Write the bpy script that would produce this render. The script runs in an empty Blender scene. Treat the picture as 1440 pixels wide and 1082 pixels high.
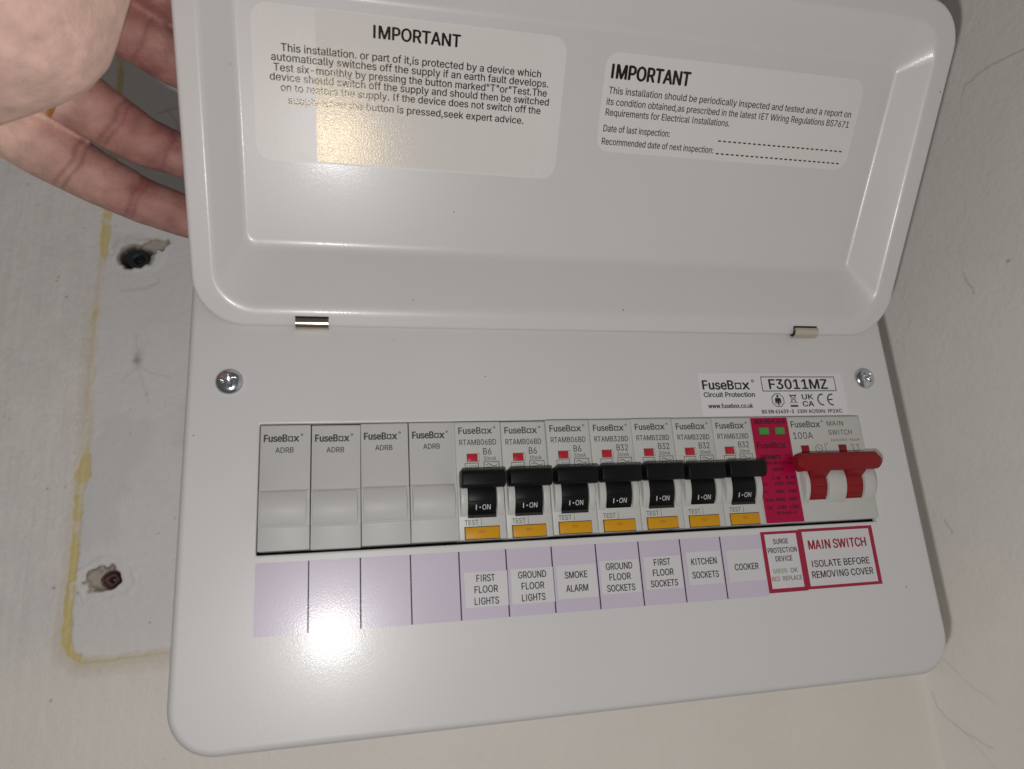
import bpy, bmesh, math, random
import numpy as np
from mathutils import Matrix, Vector
from mathutils.geometry import delaunay_2d_cdt

S = bpy.context.scene
COL = S.collection
R_ = math.radians
random.seed(7)
# Working frame in millimetres: X right along the wall, Y up, Z out of the wall (cover plate front = 0).
XS = .9972                                        # fine width calibration of the unit
def B(p): return Vector((p[0]*XS*.001, -p[2]*.001, p[1]*.001))

# ------------------------------------------------------------------ camera
CAM = (30.961, -10.140, 262.188)
AX = ((0.97302241, -0.06505637, 0.22134826), (-0.002045, -0.96181388, -0.2736967), (0.23070154, 0.26586037, -0.9359995))
cd = bpy.data.cameras.new('camera'); cam = bpy.data.objects.new('camera', cd); COL.objects.link(cam)
RAW = lambda p: Vector((p[0], -p[2], p[1]))
rt, dn, fw = [RAW(a).normalized() for a in AX]
m = Matrix((rt, -dn, -fw)).transposed().to_4x4(); m.translation = RAW(CAM)*.001; cam.matrix_world = m
cd.sensor_width = 36; cd.lens = 978.86/1440*36; cd.clip_start = .005; cd.clip_end = 50
cd.dof.use_dof = True; cd.dof.focus_distance = .288; cd.dof.aperture_fstop = 13
S.camera = cam
# ------------------------------------------------------------------ light: the phone's flash and the dim room
wd = bpy.data.worlds.new('World'); S.world = wd; wd.use_nodes = True
bg = wd.node_tree.nodes['Background']; bg.inputs[0].default_value = (1.0, .95, .88, 1); bg.inputs[1].default_value = .088
ld = bpy.data.lights.new('phone_flash', 'POINT'); ld.shadow_soft_size = .0035; ld.energy = 1.30; ld.color = (1, .97, .95)
flash = bpy.data.objects.new('phone_flash', ld); COL.objects.link(flash)
fm = m.copy(); fm.translation = RAW((CAM[0]-11, CAM[1]-30, CAM[2]-12))*.001; flash.matrix_world = fm
ld.use_nodes = True; ln = ld.node_tree; fo = ln.nodes.new('ShaderNodeLightFalloff'); fo.inputs['Strength'].default_value = 1/.29
ln.links.new(fo.outputs['Linear'], ln.nodes['Emission'].inputs['Strength'])
vs = S.view_settings; vs.view_transform = 'Standard'; vs.look = 'None'; vs.gamma = 1; vs.use_curve_mapping = False; vs.exposure = 0

# ------------------------------------------------------------------ materials
MATS = {}
def mat(name, col, rough=.5, metal=0., bump=None, coat=0., spec=.5, tint=None, mottle=None, sss=0., attr=None, coat_rough=.05, speck=False):
    mt = bpy.data.materials.new(name); mt.use_nodes = True; nt = mt.node_tree; N = nt.nodes; K = nt.links
    p = N['Principled BSDF']; c4 = (*col, 1)
    p.inputs['Base Color'].default_value = c4; p.inputs['Roughness'].default_value = rough; p.inputs['Metallic'].default_value = metal
    p.inputs['Specular IOR Level'].default_value = spec
    if coat: p.inputs['Coat Weight'].default_value = coat; p.inputs['Coat Roughness'].default_value = coat_rough
    if tint: p.inputs['Specular Tint'].default_value = (*tint, 1)
    if sss:
        p.inputs['Subsurface Weight'].default_value = sss; p.inputs['Subsurface Radius'].default_value = (1, .35, .2); p.inputs['Subsurface Scale'].default_value = .003
    tc = N.new('ShaderNodeTexCoord')
    out = None
    if attr:
        a = N.new('ShaderNodeAttribute'); a.attribute_name = attr; out = a.outputs['Color']
    if mottle:                                    # (scale, strength)
        nz = N.new('ShaderNodeTexNoise'); nz.inputs['Scale'].default_value = mottle[0]; nz.inputs['Detail'].default_value = 5; K.new(tc.outputs['Object'], nz.inputs['Vector'])
        mr = N.new('ShaderNodeMapRange'); mr.inputs[1].default_value = .25; mr.inputs[2].default_value = .75
        mr.inputs[3].default_value = 1-mottle[1]; mr.inputs[4].default_value = 1+mottle[1]; K.new(nz.outputs[0], mr.inputs[0])
        mx = N.new('ShaderNodeMix'); mx.data_type = 'RGBA'; mx.blend_type = 'MULTIPLY'; mx.inputs[0].default_value = 1
        if out: K.new(out, mx.inputs[6])
        else: mx.inputs[6].default_value = c4
        K.new(mr.outputs[0], mx.inputs[7]); out = mx.outputs[2]
        rr = N.new('ShaderNodeMapRange'); rr.inputs[1].default_value = .2; rr.inputs[2].default_value = .8
        rr.inputs[3].default_value = rough*.88; rr.inputs[4].default_value = min(1, rough*1.12); K.new(nz.outputs[0], rr.inputs[0]); K.new(rr.outputs[0], p.inputs['Roughness'])
    if speck:                                     # a few dust specks
        vo = N.new('ShaderNodeTexVoronoi'); vo.inputs['Scale'].default_value = 55; K.new(tc.outputs['Object'], vo.inputs['Vector'])
        lt = N.new('ShaderNodeMath'); lt.operation = 'LESS_THAN'; lt.inputs[1].default_value = .018; K.new(vo.outputs['Distance'], lt.inputs[0])
        m2 = N.new('ShaderNodeMix'); m2.data_type = 'RGBA'; m2.inputs[7].default_value = (.16, .14, .12, 1); K.new(lt.outputs[0], m2.inputs[0])
        if out: K.new(out, m2.inputs[6])
        else: m2.inputs[6].default_value = c4
        out = m2.outputs[2]
    if out: K.new(out, p.inputs['Base Color'])
    if bump:                                      # list of (scale, distance in mm[, stretch])
        prev = None
        for b in bump:
            nz = N.new('ShaderNodeTexNoise'); nz.inputs['Scale'].default_value = b[0]; nz.inputs['Detail'].default_value = 3
            src = tc.outputs['Object']
            if len(b) > 2:
                mp = N.new('ShaderNodeMapping'); mp.inputs['Scale'].default_value = b[2]; K.new(src, mp.inputs[0]); src = mp.outputs[0]
            K.new(src, nz.inputs['Vector'])
            bn = N.new('ShaderNodeBump'); bn.inputs['Strength'].default_value = 1; bn.inputs['Distance'].default_value = b[1]*.001
            K.new(nz.outputs[0], bn.inputs['Height'])
            if prev: K.new(prev, bn.inputs['Normal'])
            prev = bn.outputs[0]
        K.new(prev, p.inputs['Normal'])
        if coat: K.new(prev, p.inputs['Coat Normal'])
    MATS[name] = mt; return mt

PEEL = [(850, .013), (2400, .024)]
mat('white_enamel', (.742, .734, .738), .38, spec=.65, bump=PEEL, mottle=(14, .02), speck=True, coat=.22, coat_rough=.14)
mat('grey_plastic', (.62, .625, .60), .42, bump=[(2200, .012)], mottle=(60, .02))
mat('blank_plastic', (.61, .61, .60), .52, bump=[(1800, .012)], mottle=(50, .03))
mat('black_plastic', (.006, .006, .007), .42, spec=.22, bump=[(2600, .010)])
mat('red_plastic', (.29, .013, .018), .45, spec=.25, bump=[(2200, .012)], mottle=(60, .05))
mat('indicator_red', (.55, .015, .035), .35)
mat('indicator_green', (.07, .36, .05), .3)
mat('yellow_plastic', (.72, .35, .008), .45, spec=.3, bump=[(1500, .015)], mottle=(80, .05))
mat('magenta_film', (.46, .003, .062), .40, spec=.25, bump=[(1500, .01)], mottle=(40, .04))
mat('gap_shade', (.02, .02, .02), .8)  # near-black pieces that stand in for the shade inside gaps and slots
mat('lilac_film', (.665, .605, .735), .32, bump=[(800, .006), (2300, .022)], mottle=(30, .03), coat=.2, coat_rough=.14)
mat('paper_white', (.74, .73, .755), .45, bump=[(1400, .012)], mottle=(40, .02))
mat('sticker_film', (.85, .825, .81), .36, bump=[(500, .03), (2500, .012)], mottle=(25, .015))
mat('sticker_overlay', (.85, .825, .808), .185, tint=(1, .80, .46), spec=.31, bump=[(900, .014), (2000, .048)], mottle=(25, .015))
mat('pale_film', (.84, .825, .86), .4, bump=[(1400, .01)])
mat('ink_black', (.010, .010, .012), .185, tint=(1, .88, .66), spec=.62, bump=[(900, .016), (2300, .036)])
mat('ink_matt', (.014, .013, .018), .5)
mat('ink_grey', (.05, .05, .05), .5)
mat('ink_white', (.75, .75, .78), .5)
mat('ink_red', (.36, .008, .035), .45)
mat('ink_crimson', (.40, .008, .05), .42, bump=[(1400, .01)])
mat('ink_green', (.10, .30, .12), .5)
mat('ink_maroon', (.025, .001, .010), .5)
mat('chrome', (.66, .60, .51), .18, metal=1, bump=[(1200, .02)])
mat('zinc', (.62, .66, .70), .22, metal=1, bump=[(1500, .03)], mottle=(300, .12))
mat('gold', (.58, .40, .14), .25, metal=1)
mat('skin', (.6, .4, .33), .56, attr='Col', sss=.08, mottle=(190, .19), bump=[(260, .22), (900, .26), (2400, .16)], spec=.4)
mat('wall_paint', (.6, .59, .57), .62, attr='Col', mottle=(22, .025), bump=[(260, .34), (900, .14)])
mat('side_wall_paint', (.6, .59, .57), .60, attr='Col', mottle=(16, .02), bump=[(330, .40), (1100, .08)])
mat('plug_dark', (.018, .021, .024), .5, bump=[(1500, .1)], mottle=(300, .2))
mat('plug_red', (.085, .035, .032), .55, bump=[(1500, .1)], mottle=(300, .3))

# ------------------------------------------------------------------ mesh helpers
ORG = {}
def rr(x0, x1, y0, y1, r, n=6):
    """rounded rectangle, counter-clockwise, n+1 points to a corner"""
    P = []
    for cx, cy, a0 in ((x1-r, y0+r, -90), (x1-r, y1-r, 0), (x0+r, y1-r, 90), (x0+r, y0+r, 180)):
        for k in range(n+1):
            a = R_(a0+90*k/n); P.append((cx+r*math.cos(a), cy+r*math.sin(a)))
    return P
_tc = {}
try:                                              # the sans-serif that ships inside Blender, else its built-in face
    FONT = bpy.data.fonts.load(bpy.utils.system_resource('DATAFILES', path='fonts')+'/Inter.woff2')
except Exception:
    FONT = None
def text_mesh(body):
    """outline of a line of text, filled by non-zero winding so overlapping strokes stay whole"""
    if body in _tc: return _tc[body]
    cu = bpy.data.curves.new('t', 'FONT'); cu.body = body
    if FONT: cu.font = FONT
    ob = bpy.data.objects.new('t', cu); COL.objects.link(ob); dg = bpy.context.evaluated_depsgraph_get(); cv = ob.evaluated_get(dg).to_curve(dg)
    polys = []
    for sp in cv.splines:
        pts = []; bp = sp.bezier_points; n = len(bp)
        for a in range(n):
            p, q = bp[a], bp[(a+1) % n]; p0, p1, p2, p3 = [np.array(v[:2]) for v in (p.co, p.handle_right, q.handle_left, q.co)]
            L = np.linalg.norm(p3-p0); dev = np.linalg.norm(p1-(p0*2+p3)/3)+np.linalg.norm(p2-(p0+p3*2)/3); k = 1 if dev < .004 else 4
            for t in np.arange(k)/k: pts.append(p0*(1-t)**3+3*p1*t*(1-t)**2+3*p2*t*t*(1-t)+p3*t**3)
        out = [pts[0]]
        for v in pts[1:]:
            if np.linalg.norm(v-out[-1]) > 1e-4: out.append(v)
        if np.linalg.norm(out[0]-out[-1]) < 1e-4: out.pop()
        if len(out) == 12:                        # this face draws I with slab serifs: keep only the stem
            q = np.array(out); e = np.abs(np.roll(q, -1, 0)-q); xm = (q[:, 0].min()+q[:, 0].max())/2
            if (e.min(1) < 2e-3).all() and (np.abs(q[:, 1]-q[:, 1].max()) < 2e-3).sum() == 2 and all(np.min(np.hypot(2*xm-v[0]-q[:, 0], v[1]-q[:, 1])) < 4e-3 for v in q):
                h = np.abs(q[:, 0]-xm).min(); y0, y1 = q[:, 1].min(), q[:, 1].max(); out = [np.array(v) for v in ((xm-h, y0), (xm-h, y1), (xm+h, y1), (xm+h, y0))]
        if len(out) > 2: polys.append(np.array(out))
    ob.evaluated_get(dg).to_curve_clear(); bpy.data.objects.remove(ob); bpy.data.curves.remove(cu)
    vs_ = []; es = []
    for P_ in polys:
        o = len(vs_); n = len(P_); vs_ += [Vector(v) for v in P_.tolist()]; es += [(o+k, o+(k+1) % n) for k in range(n)]
    co, _, fs, *_r = delaunay_2d_cdt(vs_, es, [], 0, 1e-5)
    co = np.array([tuple(v) for v in co]); tri = [tuple(f) for f in fs]; cen = np.array([co[list(f)].mean(0) for f in tri]); wn = np.zeros(len(tri))
    for P_ in polys:
        a = P_; b_ = np.roll(P_, -1, 0)
        lo = a[:, 0].min(); hi = a[:, 0].max(); idx = np.where((cen[:, 0] > lo) & (cen[:, 0] < hi))[0]; c = cen[idx][:, None, :]
        cr = (b_[:, 0]-a[:, 0])*(c[..., 1]-a[:, 1])-(c[..., 0]-a[:, 0])*(b_[:, 1]-a[:, 1])
        wn[idx] += ((a[:, 1] <= c[..., 1]) & (b_[:, 1] > c[..., 1]) & (cr > 0)).sum(1)-((a[:, 1] > c[..., 1]) & (b_[:, 1] <= c[..., 1]) & (cr < 0)).sum(1)
    keep = []
    for f, w in zip(tri, wn):
        if w:
            p, q, r = co[list(f)]; keep.append(f if (q[0]-p[0])*(r[1]-p[1])-(q[1]-p[1])*(r[0]-p[0]) > 0 else f[::-1])
    used = sorted({k for f in keep for k in f}); mp = {k: n for n, k in enumerate(used)}
    _tc[body] = (co[used], [tuple(mp[k] for k in f) for f in keep]); return _tc[body]
IDENT = lambda x, y, z: (x, y, z)
CAPH = float(text_mesh('H')[0][:, 1].max())
class MB:
    def __init__(s): s.v = []; s.f = []; s.mi = []; s.sm = []; s.mats = []
    def m(s, name):
        if name not in s.mats: s.mats.append(name)
        return s.mats.index(name)
    def add(s, vs, fs, mt, smooth=False):
        o = len(s.v); s.v += [tuple(map(float, p)) for p in vs]; k = s.m(mt)
        for f in fs: s.f.append([i+o for i in f]); s.mi.append(k); s.sm.append(smooth)
    def loft(s, loops, mt, F=IDENT, cap0=False, cap1=False, smooth=True):
        n = len(loops[0]); vs = [F(*p) for L in loops for p in L]; fs = []
        for j in range(len(loops)-1):
            for i in range(n):
                k = (i+1) % n; fs.append((j*n+i, j*n+k, (j+1)*n+k, (j+1)*n+i))
        if cap0: fs.append(tuple(range(n))[::-1])
        if cap1: fs.append(tuple((len(loops)-1)*n+i for i in range(n)))
        s.add(vs, fs, mt, smooth)
    def bm(s, bm, mt, smooth=True):
        bm.verts.index_update(); s.add([v.co[:] for v in bm.verts], [[v.index for v in f.verts] for f in bm.faces], mt, smooth); bm.free()
    def prism(s, prof, x0, x1, mt, bevel=.3, seg=2, smooth=True):
        """profile of (Y, Z) points, counter-clockwise seen from +X, extruded along X"""
        b = bmesh.new(); A = [b.verts.new((x0, y, z)) for y, z in prof]; C = [b.verts.new((x1, y, z)) for y, z in prof]
        n = len(prof); b.faces.new(A[::-1]); b.faces.new(C)
        for i in range(n): b.faces.new((A[i], A[(i+1) % n], C[(i+1) % n], C[i]))
        bmesh.ops.recalc_face_normals(b, faces=b.faces[:])
        if bevel:
            es = [e for e in b.edges if e.calc_face_angle(0) > .5]
            bmesh.ops.bevel(b, geom=es, offset=bevel, segments=seg, affect='EDGES', profile=.5)
        s.bm(b, mt, smooth)
    def box(s, x0, x1, y0, y1, z0, z1, mt, bevel=.2, seg=2):
        s.prism([(y0, z0), (y1, z0), (y1, z1), (y0, z1)], x0, x1, mt, bevel, seg)
    def sheet(s, x0, x1, y0, y1, z, mt, r=0., F=IDENT, t=.06):
        """thin sticker with its own edge"""
        P = rr(x0, x1, y0, y1, max(r, .02), 5 if r > .5 else 1)
        s.loft([[(x, y, z-t) for x, y in P], [(x, y, z) for x, y in P]], mt, F, cap1=True, smooth=False)
    def text(s, body, x0, x1, y, h, z, mt, F=IDENT, weight=0., rot=0.):
        """baseline from (x0, y), stretched to end at x1; h = capital height; weight = stroke growth as a share of h"""
        co, fs = text_mesh(body); sx = (x1-x0)/(co[:, 0].max()-co[:, 0].min()); k = h/CAPH
        mn = co[:, 0].min(); q = [((a-mn)*sx, b*k) for a, b in co]; c, d = math.cos(rot), math.sin(rot); g = weight*h*1.6
        for j, (ex, ey) in enumerate(((0, 0), (g, 0), (-g, 0), (0, g*.6), (0, -g*.6)) if g > 0 else ((0, 0),)):
            s.add([F(x0+a*c-b*d+ex, y+a*d+b*c+ey, z+j*.004) for a, b in q], fs, mt)
    def stroke(s, pts, w, z, mt, F=IDENT, closed=False):
        n = len(pts); vs = []; fs = []
        for i, p in enumerate(pts):
            a = pts[(i-1) % n] if (closed or i) else p; b = pts[(i+1) % n] if (closed or i < n-1) else p
            dx, dy = b[0]-a[0], b[1]-a[1]; l = math.hypot(dx, dy) or 1; nx, ny = -dy/l*w/2, dx/l*w/2
            vs += [F(p[0]-nx, p[1]-ny, z), F(p[0]+nx, p[1]+ny, z)]
        for i in range(n if closed else n-1):
            j = (i+1) % n; fs.append((2*i, 2*j, 2*j+1, 2*i+1))
        s.add(vs, fs, mt)
    def frame(s, x0, x1, y0, y1, w, z, mt, F=IDENT):
        for a, b, c, d in ((x0, x1, y0, y0+w), (x0, x1, y1-w, y1), (x0, x0+w, y0+w, y1-w), (x1-w, x1, y0+w, y1-w)):
            s.add([F(a, c, z), F(b, c, z), F(b, d, z), F(a, d, z)], [(0, 1, 2, 3)], mt)
    def logo(s, x0, x1, y, h, z, mt, F=IDENT, weight=.012, reg=True):
        """the maker's word mark with its square o"""
        w = x1-x0; e = x0+w*(.90 if reg else 1.); w = e-x0
        s.text('FuseB', x0, x0+w*.655, y, h, z, mt, F, weight)
        a, b, t = x0+w*.685, x0+w*.825, h*.15
        s.frame(a, b, y, y+h*.76, t, z, mt, F)
        s.text('x', x0+w*.845, e, y, h, z, mt, F, weight)
        if reg:
            c = (x1-h*.14, y+h*.95); s.stroke([(c[0]+h*.13*math.cos(k*.785), c[1]+h*.13*math.sin(k*.785)) for k in range(8)], h*.09, z, mt, F, True)
    def build(s, name, parent=None, origin=None, angle=32):
        if origin is None: origin = ORG.get(parent.name, (0, 0, 0)) if parent else (0, 0, 0)
        me = bpy.data.meshes.new(name)
        me.from_pydata([B((p[0]-origin[0], p[1]-origin[1], p[2]-origin[2])) for p in s.v], [], s.f)
        for k in s.mats: me.materials.append(MATS[k])
        me.polygons.foreach_set('material_index', s.mi); me.polygons.foreach_set('use_smooth', s.sm)
        me.update(); me.set_sharp_from_angle(angle=R_(angle))
        o = bpy.data.objects.new(name, me); COL.objects.link(o); ORG[o.name] = origin
        po = ORG.get(parent.name, (0, 0, 0)) if parent else (0, 0, 0)
        o.location = B((origin[0]-po[0], origin[1]-po[1], origin[2]-po[2]))
        if parent: o.parent = parent
        return o
def empty(name, origin, label, cat, group=None):
    o = bpy.data.objects.new(name, None); COL.objects.link(o); o.location = B(origin); ORG[o.name] = origin
    o.empty_display_size = .01; tag(o, label, cat, group); return o
def tag(o, label=None, cat=None, group=None, kind=None):
    for k, v in (('label', label), ('category', cat), ('group', group), ('kind', kind)):
        if v: o[k] = v
def copy_tree(o, parent=None):
    c = o.copy(); COL.objects.link(c); c.parent = parent
    for ch in o.children: copy_tree(ch, c)
    return c

# ------------------------------------------------------------------ value noise for the plaster
def vnoise(x, y, sc, seed=0):
    x = x/sc+seed*17.3; y = y/sc+seed*9.1
    xi = np.floor(x); yi = np.floor(y); fx = x-xi; fy = y-yi; fx = fx*fx*(3-2*fx); fy = fy*fy*(3-2*fy)
    def h(a, b):
        v = np.sin(a*127.1+b*311.7+seed*74.7)*43758.5453; return v-np.floor(v)
    return (h(xi, yi)*(1-fx)+h(xi+1, yi)*fx)*(1-fy)+(h(xi, yi+1)*(1-fx)+h(xi+1, yi+1)*fx)*fy
def fbm(x, y, sc, seed=0): return (vnoise(x, y, sc, seed)+.5*vnoise(x, y, sc/2, seed+1)+.25*vnoise(x, y, sc/4, seed+2))/1.75
def sstep(a, b, x): t = np.clip((x-a)/(b-a), 0, 1); return t*t*(3-2*t)
def seg_dist(px, py, pts):
    d = np.full(px.shape, 1e9)
    for (ax, ay), (bx, by) in zip(pts[:-1], pts[1:]):
        t = np.clip(((px-ax)*(bx-ax)+(py-ay)*(by-ay))/((bx-ax)**2+(by-ay)**2), 0, 1)
        d = np.minimum(d, np.hypot(px-ax-t*(bx-ax), py-ay-t*(by-ay)))
    return d
def grid_object(name, P, col, mt, flip=False):
    """P: (rows, cols, 3) in mm; col: (rows, cols, 3)"""
    r, c = P.shape[:2]; me = bpy.data.meshes.new(name)
    v = np.stack([P[..., 0], -P[..., 2], P[..., 1]], -1).reshape(-1, 3)*.001
    i = np.arange(r*c).reshape(r, c); q = np.stack([i[:-1, :-1], i[:-1, 1:], i[1:, 1:], i[1:, :-1]], -1).reshape(-1, 4)
    if flip: q = q[:, ::-1]
    me.vertices.add(len(v)); me.vertices.foreach_set('co', v.ravel())
    me.loops.add(q.size); me.loops.foreach_set('vertex_index', q.ravel())
    me.polygons.add(len(q)); me.polygons.foreach_set('loop_start', np.arange(len(q))*4); me.polygons.foreach_set('use_smooth', np.ones(len(q), bool))
    me.update(calc_edges=True)
    ca = me.color_attributes.new('Col', 'FLOAT_COLOR', 'POINT')
    ca.data.foreach_set('color', np.concatenate([col, np.ones((r, c, 1))], -1).ravel())
    me.materials.append(MATS[mt]); o = bpy.data.objects.new(name, me); COL.objects.link(o); tag(o, kind='structure'); return o
def lerp3(a, b, t): return a*(1-t[..., None])+np.array(b)*t[..., None]

# ------------------------------------------------------------------ back wall: old paint edge, two screw holes
WZ, WX = -100., 347.
xs = np.concatenate([np.arange(-420, -170, 12), np.arange(-170, -20, .6), np.arange(-20, WX-2, 2.2), [WX-2, WX-1, WX+.5]])
ys = np.concatenate([np.arange(-320, -135, 10), np.arange(-135, 300, .65), np.arange(300, 470, 12)])
XW, YW = np.meshgrid(xs, ys); X = XW*.96+1.6; Y = YW*.985+1.2
Zr = .35*(fbm(X, Y, 45, 1)-.5)+.16*(fbm(X, Y, 6, 4)-.5)
col = np.ones(X.shape+(3,))*np.array((.84, .81, .785))
col *= (1+.14*(fbm(X, Y, 60, 8)-.5)+.09*(fbm(X, Y, 9, 18)-.5)+.07*(vnoise(X, Y, 1.3, 19)-.5))[..., None]
wob = 1.6*(fbm(X*0, Y, 9, 12)-.5)+.45*(vnoise(X, Y, 2.1, 14)-.5)
edge_pts = [(-86, 400), (-85.2, 183), (-85.2, 157), (-85.6, 128), (-85.3, 87), (-83.8, 60), (-85.0, 40), (-84.9, 8), (-84.9, -13), (-85.2, -22), (-82.5, -28.5), (-78.4, -32.0), (-66, -32.0), (-44, -30.6), (150, -21), (330, -10)]
ed = seg_dist(X+wob, Y+wob*.6, edge_pts)
yb = np.interp(X, [p[0] for p in edge_pts[10:]], [p[1] for p in edge_pts[10:]])
inside = (X > -84.9+wob*.4) & (Y > np.where(X > -82.5, yb, -24)+wob*.4)
ins = np.where(inside, 1., 0.)
streak = vnoise(X, Y*.04, 1.1, 21)*.6+vnoise(X, Y*.06, 2.7, 22)*.4
outl = sstep(0, 1, np.clip((-84-X)/8, 0, 1))*sstep(-60, -20, Y)
col *= (1+.10*(streak-.5)*np.maximum(outl, .6*(1-ins)))[..., None]; Zr += .15*(streak-.5)*np.maximum(outl, .6*(1-ins))+.45*(1-ins)*np.exp(-np.clip(ed, 0, 99)/14)
col = lerp3(col, (.775, .775, .785), .75*ins*(.6+.4*fbm(X, Y, 30, 31)))
col = lerp3(col, (.93, .885, .815), .85*sstep(-12, -50, Y))                                   # creamier paint low down
cloud = sstep(.56, .70, fbm(X, Y, 24, 40))*ins; col = lerp3(col, (.68, .675, .67), .45*cloud)
prim = sstep(9, 5, ed+2.5*(vnoise(X, Y, 3, 44)-.5))*(1-ins)*sstep(-5, -22, Y); col = lerp3(col, (.78, .66, .56), .40*prim)
fr = sstep(5.5, 3.0, ed+2*(vnoise(X, Y, 2, 45)-.5))*(1-ins)*sstep(150, 120, Y); col = lerp3(col, (.74, .67, .54), .45*fr)
# yellow strip: width and strength along the edge
wy = np.interp(Y, [-34, -30, -24, -10, 8, 30, 44, 50, 58, 62, 80, 100, 126, 128, 131, 134, 154, 158, 170, 183, 200, 260, 300], [.9, 2.0, 2.7, 2.2, 2.0, 2.1, 2.4, 4.2, 2.4, 1.2, 1.1, 1.2, 1.0, 1.9, 1.6, .3, .2, 1.5, 2.3, 2.6, 2.0, 1.6, 1.0])
wy = np.where(X > -76, np.clip(1.1-(X+76)*.028, .35, 1.1), wy)
ay = np.interp(Y, [-34, 40, 58, 66, 100, 122, 126, 131, 134, 154, 158, 300], [.95, .95, .9, .30, .14, .2, .7, .7, .04, .03, .9, .9])
ay = np.where(X > -76, np.clip(.75-(X+76)*.022, .15, .75), ay)
yel = sstep(1.0, .72, ed/np.maximum(wy, .05)+.8*(fbm(X, Y, 3.0, 50)-.5))*ay*(.45+.55*sstep(.30, .52, fbm(X, Y, 5.5, 53)))
col = lerp3(col, (.70, .57, .19), yel*.9); Zr -= .25*yel
bei = sstep(2.2, 1.2, ed+1.5*(vnoise(X, Y, 2, 51)-.5))*(1-yel)*.4; col = lerp3(col, (.70, .61, .44), bei)
# smudge and scratches
sm = np.exp(-(((X+66.0)/2.2)**2+((Y-106.5)/4.2)**2)*1.2+1.2*(vnoise(X, Y, 2.5, 60)-.5)); col = lerp3(col, (.45, .40, .35), np.clip(sm, 0, 1)*.85)
for pts, w, a in (([(-68, 119), (-66.5, 111), (-66, 104), (-61, 99), (-52, 97)], .7, .15), ([(-66, 102), (-62, 92), (-60, 84)], .7, .12), ([(-66, 102), (-72, 95)], .7, .12),
                  ([(-75, 142), (-66, 143), (-60, 147)], .8, .18), ([(-62, 250), (-57, 243), (-55, 237), (-50, 240)], .5, .35), ([(-66, 246), (-60, 250), (-50, 252)], .4, .4), ([(-84, 200), (-76, 196), (-70, 198)], .4, .4),
                  ([(300, -62), (302, -68)], .6, .5)):
    d = seg_dist(X+.8*(vnoise(X, Y, 3, 61)-.5), Y+.8*(vnoise(X, Y, 3, 62)-.5), pts); t = np.exp(-(d/w)**2)*a; col = lerp3(col, (.27, .25, .22), t); Zr -= .3*t
rng = np.random.default_rng(5)
for _ in range(70):
    cx, cy, r = rng.uniform(-150, -28), rng.uniform(-80, 240), rng.uniform(.3, .6)
    col = lerp3(col, (.16, .14, .12), np.exp(-((X-cx)**2+(Y-cy)**2)/r**2)*rng.uniform(.2, .8))
# upper hole: dark plug with a chip of plaster broken away above it
def ell(cx, cy, a, b, rot=0, nz=.5, seed=70):
    c, s = math.cos(rot), math.sin(rot); u = (X-cx)*c+(Y-cy)*s; v = -(X-cx)*s+(Y-cy)*c
    return np.hypot(u/a, v/b)+nz*(vnoise(X, Y, 2.2, seed)-.5)
h1 = ell(-70.6, 160.2, 7.4, 5.8, .25, .30); chip = ell(-63.6, 166.6, 6.4, 3.4, .35, .7, 72)
soft = ell(-69, 162, 11, 8.5, .3, .5, 73); Zr += .5*sstep(1.25, .9, soft)*(soft > .2)
t = sstep(1.08, .85, chip); Zr -= 1.6*t; col = lerp3(col, (.40, .35, .31), t*.8); t2 = np.exp(-((chip-1)/.16)**2)*(chip < 1.4); col = lerp3(col, (.22, .16, .10), t2*.75)
t = sstep(1.05, .8, h1); Zr -= 7*t; col = lerp3(col, (.07, .06, .05), sstep(1.12, .95, h1))
t2 = np.exp(-((h1-1.1)/.10)**2); col = lerp3(col, (.20, .17, .12), t2*.7)
# lower hole: shallow crater with a reddish plug
h2 = ell(-72.6, 2.0, 7.4, 5.6, .1, .5, 75); halo = ell(-71.8, 1.5, 12.5, 9, .0, .3, 76)
col = lerp3(col, (.82, .80, .78), .45*sstep(1.05, .9, halo)); Zr += .35*np.exp(-((halo-1)/.10)**2)
t = sstep(1.05, .75, h2); Zr -= 2.6*t; col = lerp3(col, (.46, .41, .35), sstep(1.08, .95, h2)); t2 = np.exp(-((h2-1.0)/.10)**2)*(vnoise(X, Y, 2.2, 77) > .35); col = lerp3(col, (.20, .15, .11), t2*.75)
h3 = ell(-69.6, 1.6, 4.2, 4.0, 0, .25, 78); t = sstep(1.05, .8, h3); Zr -= 3.5*t; col = lerp3(col, (.12, .07, .06), sstep(1.1, .95, h3))
Zr += 2.5*np.exp(-(WX-XW)/1.6)
wall = grid_object('wall', np.stack([XW, YW, WZ+Zr], -1), col, 'wall_paint')
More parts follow.
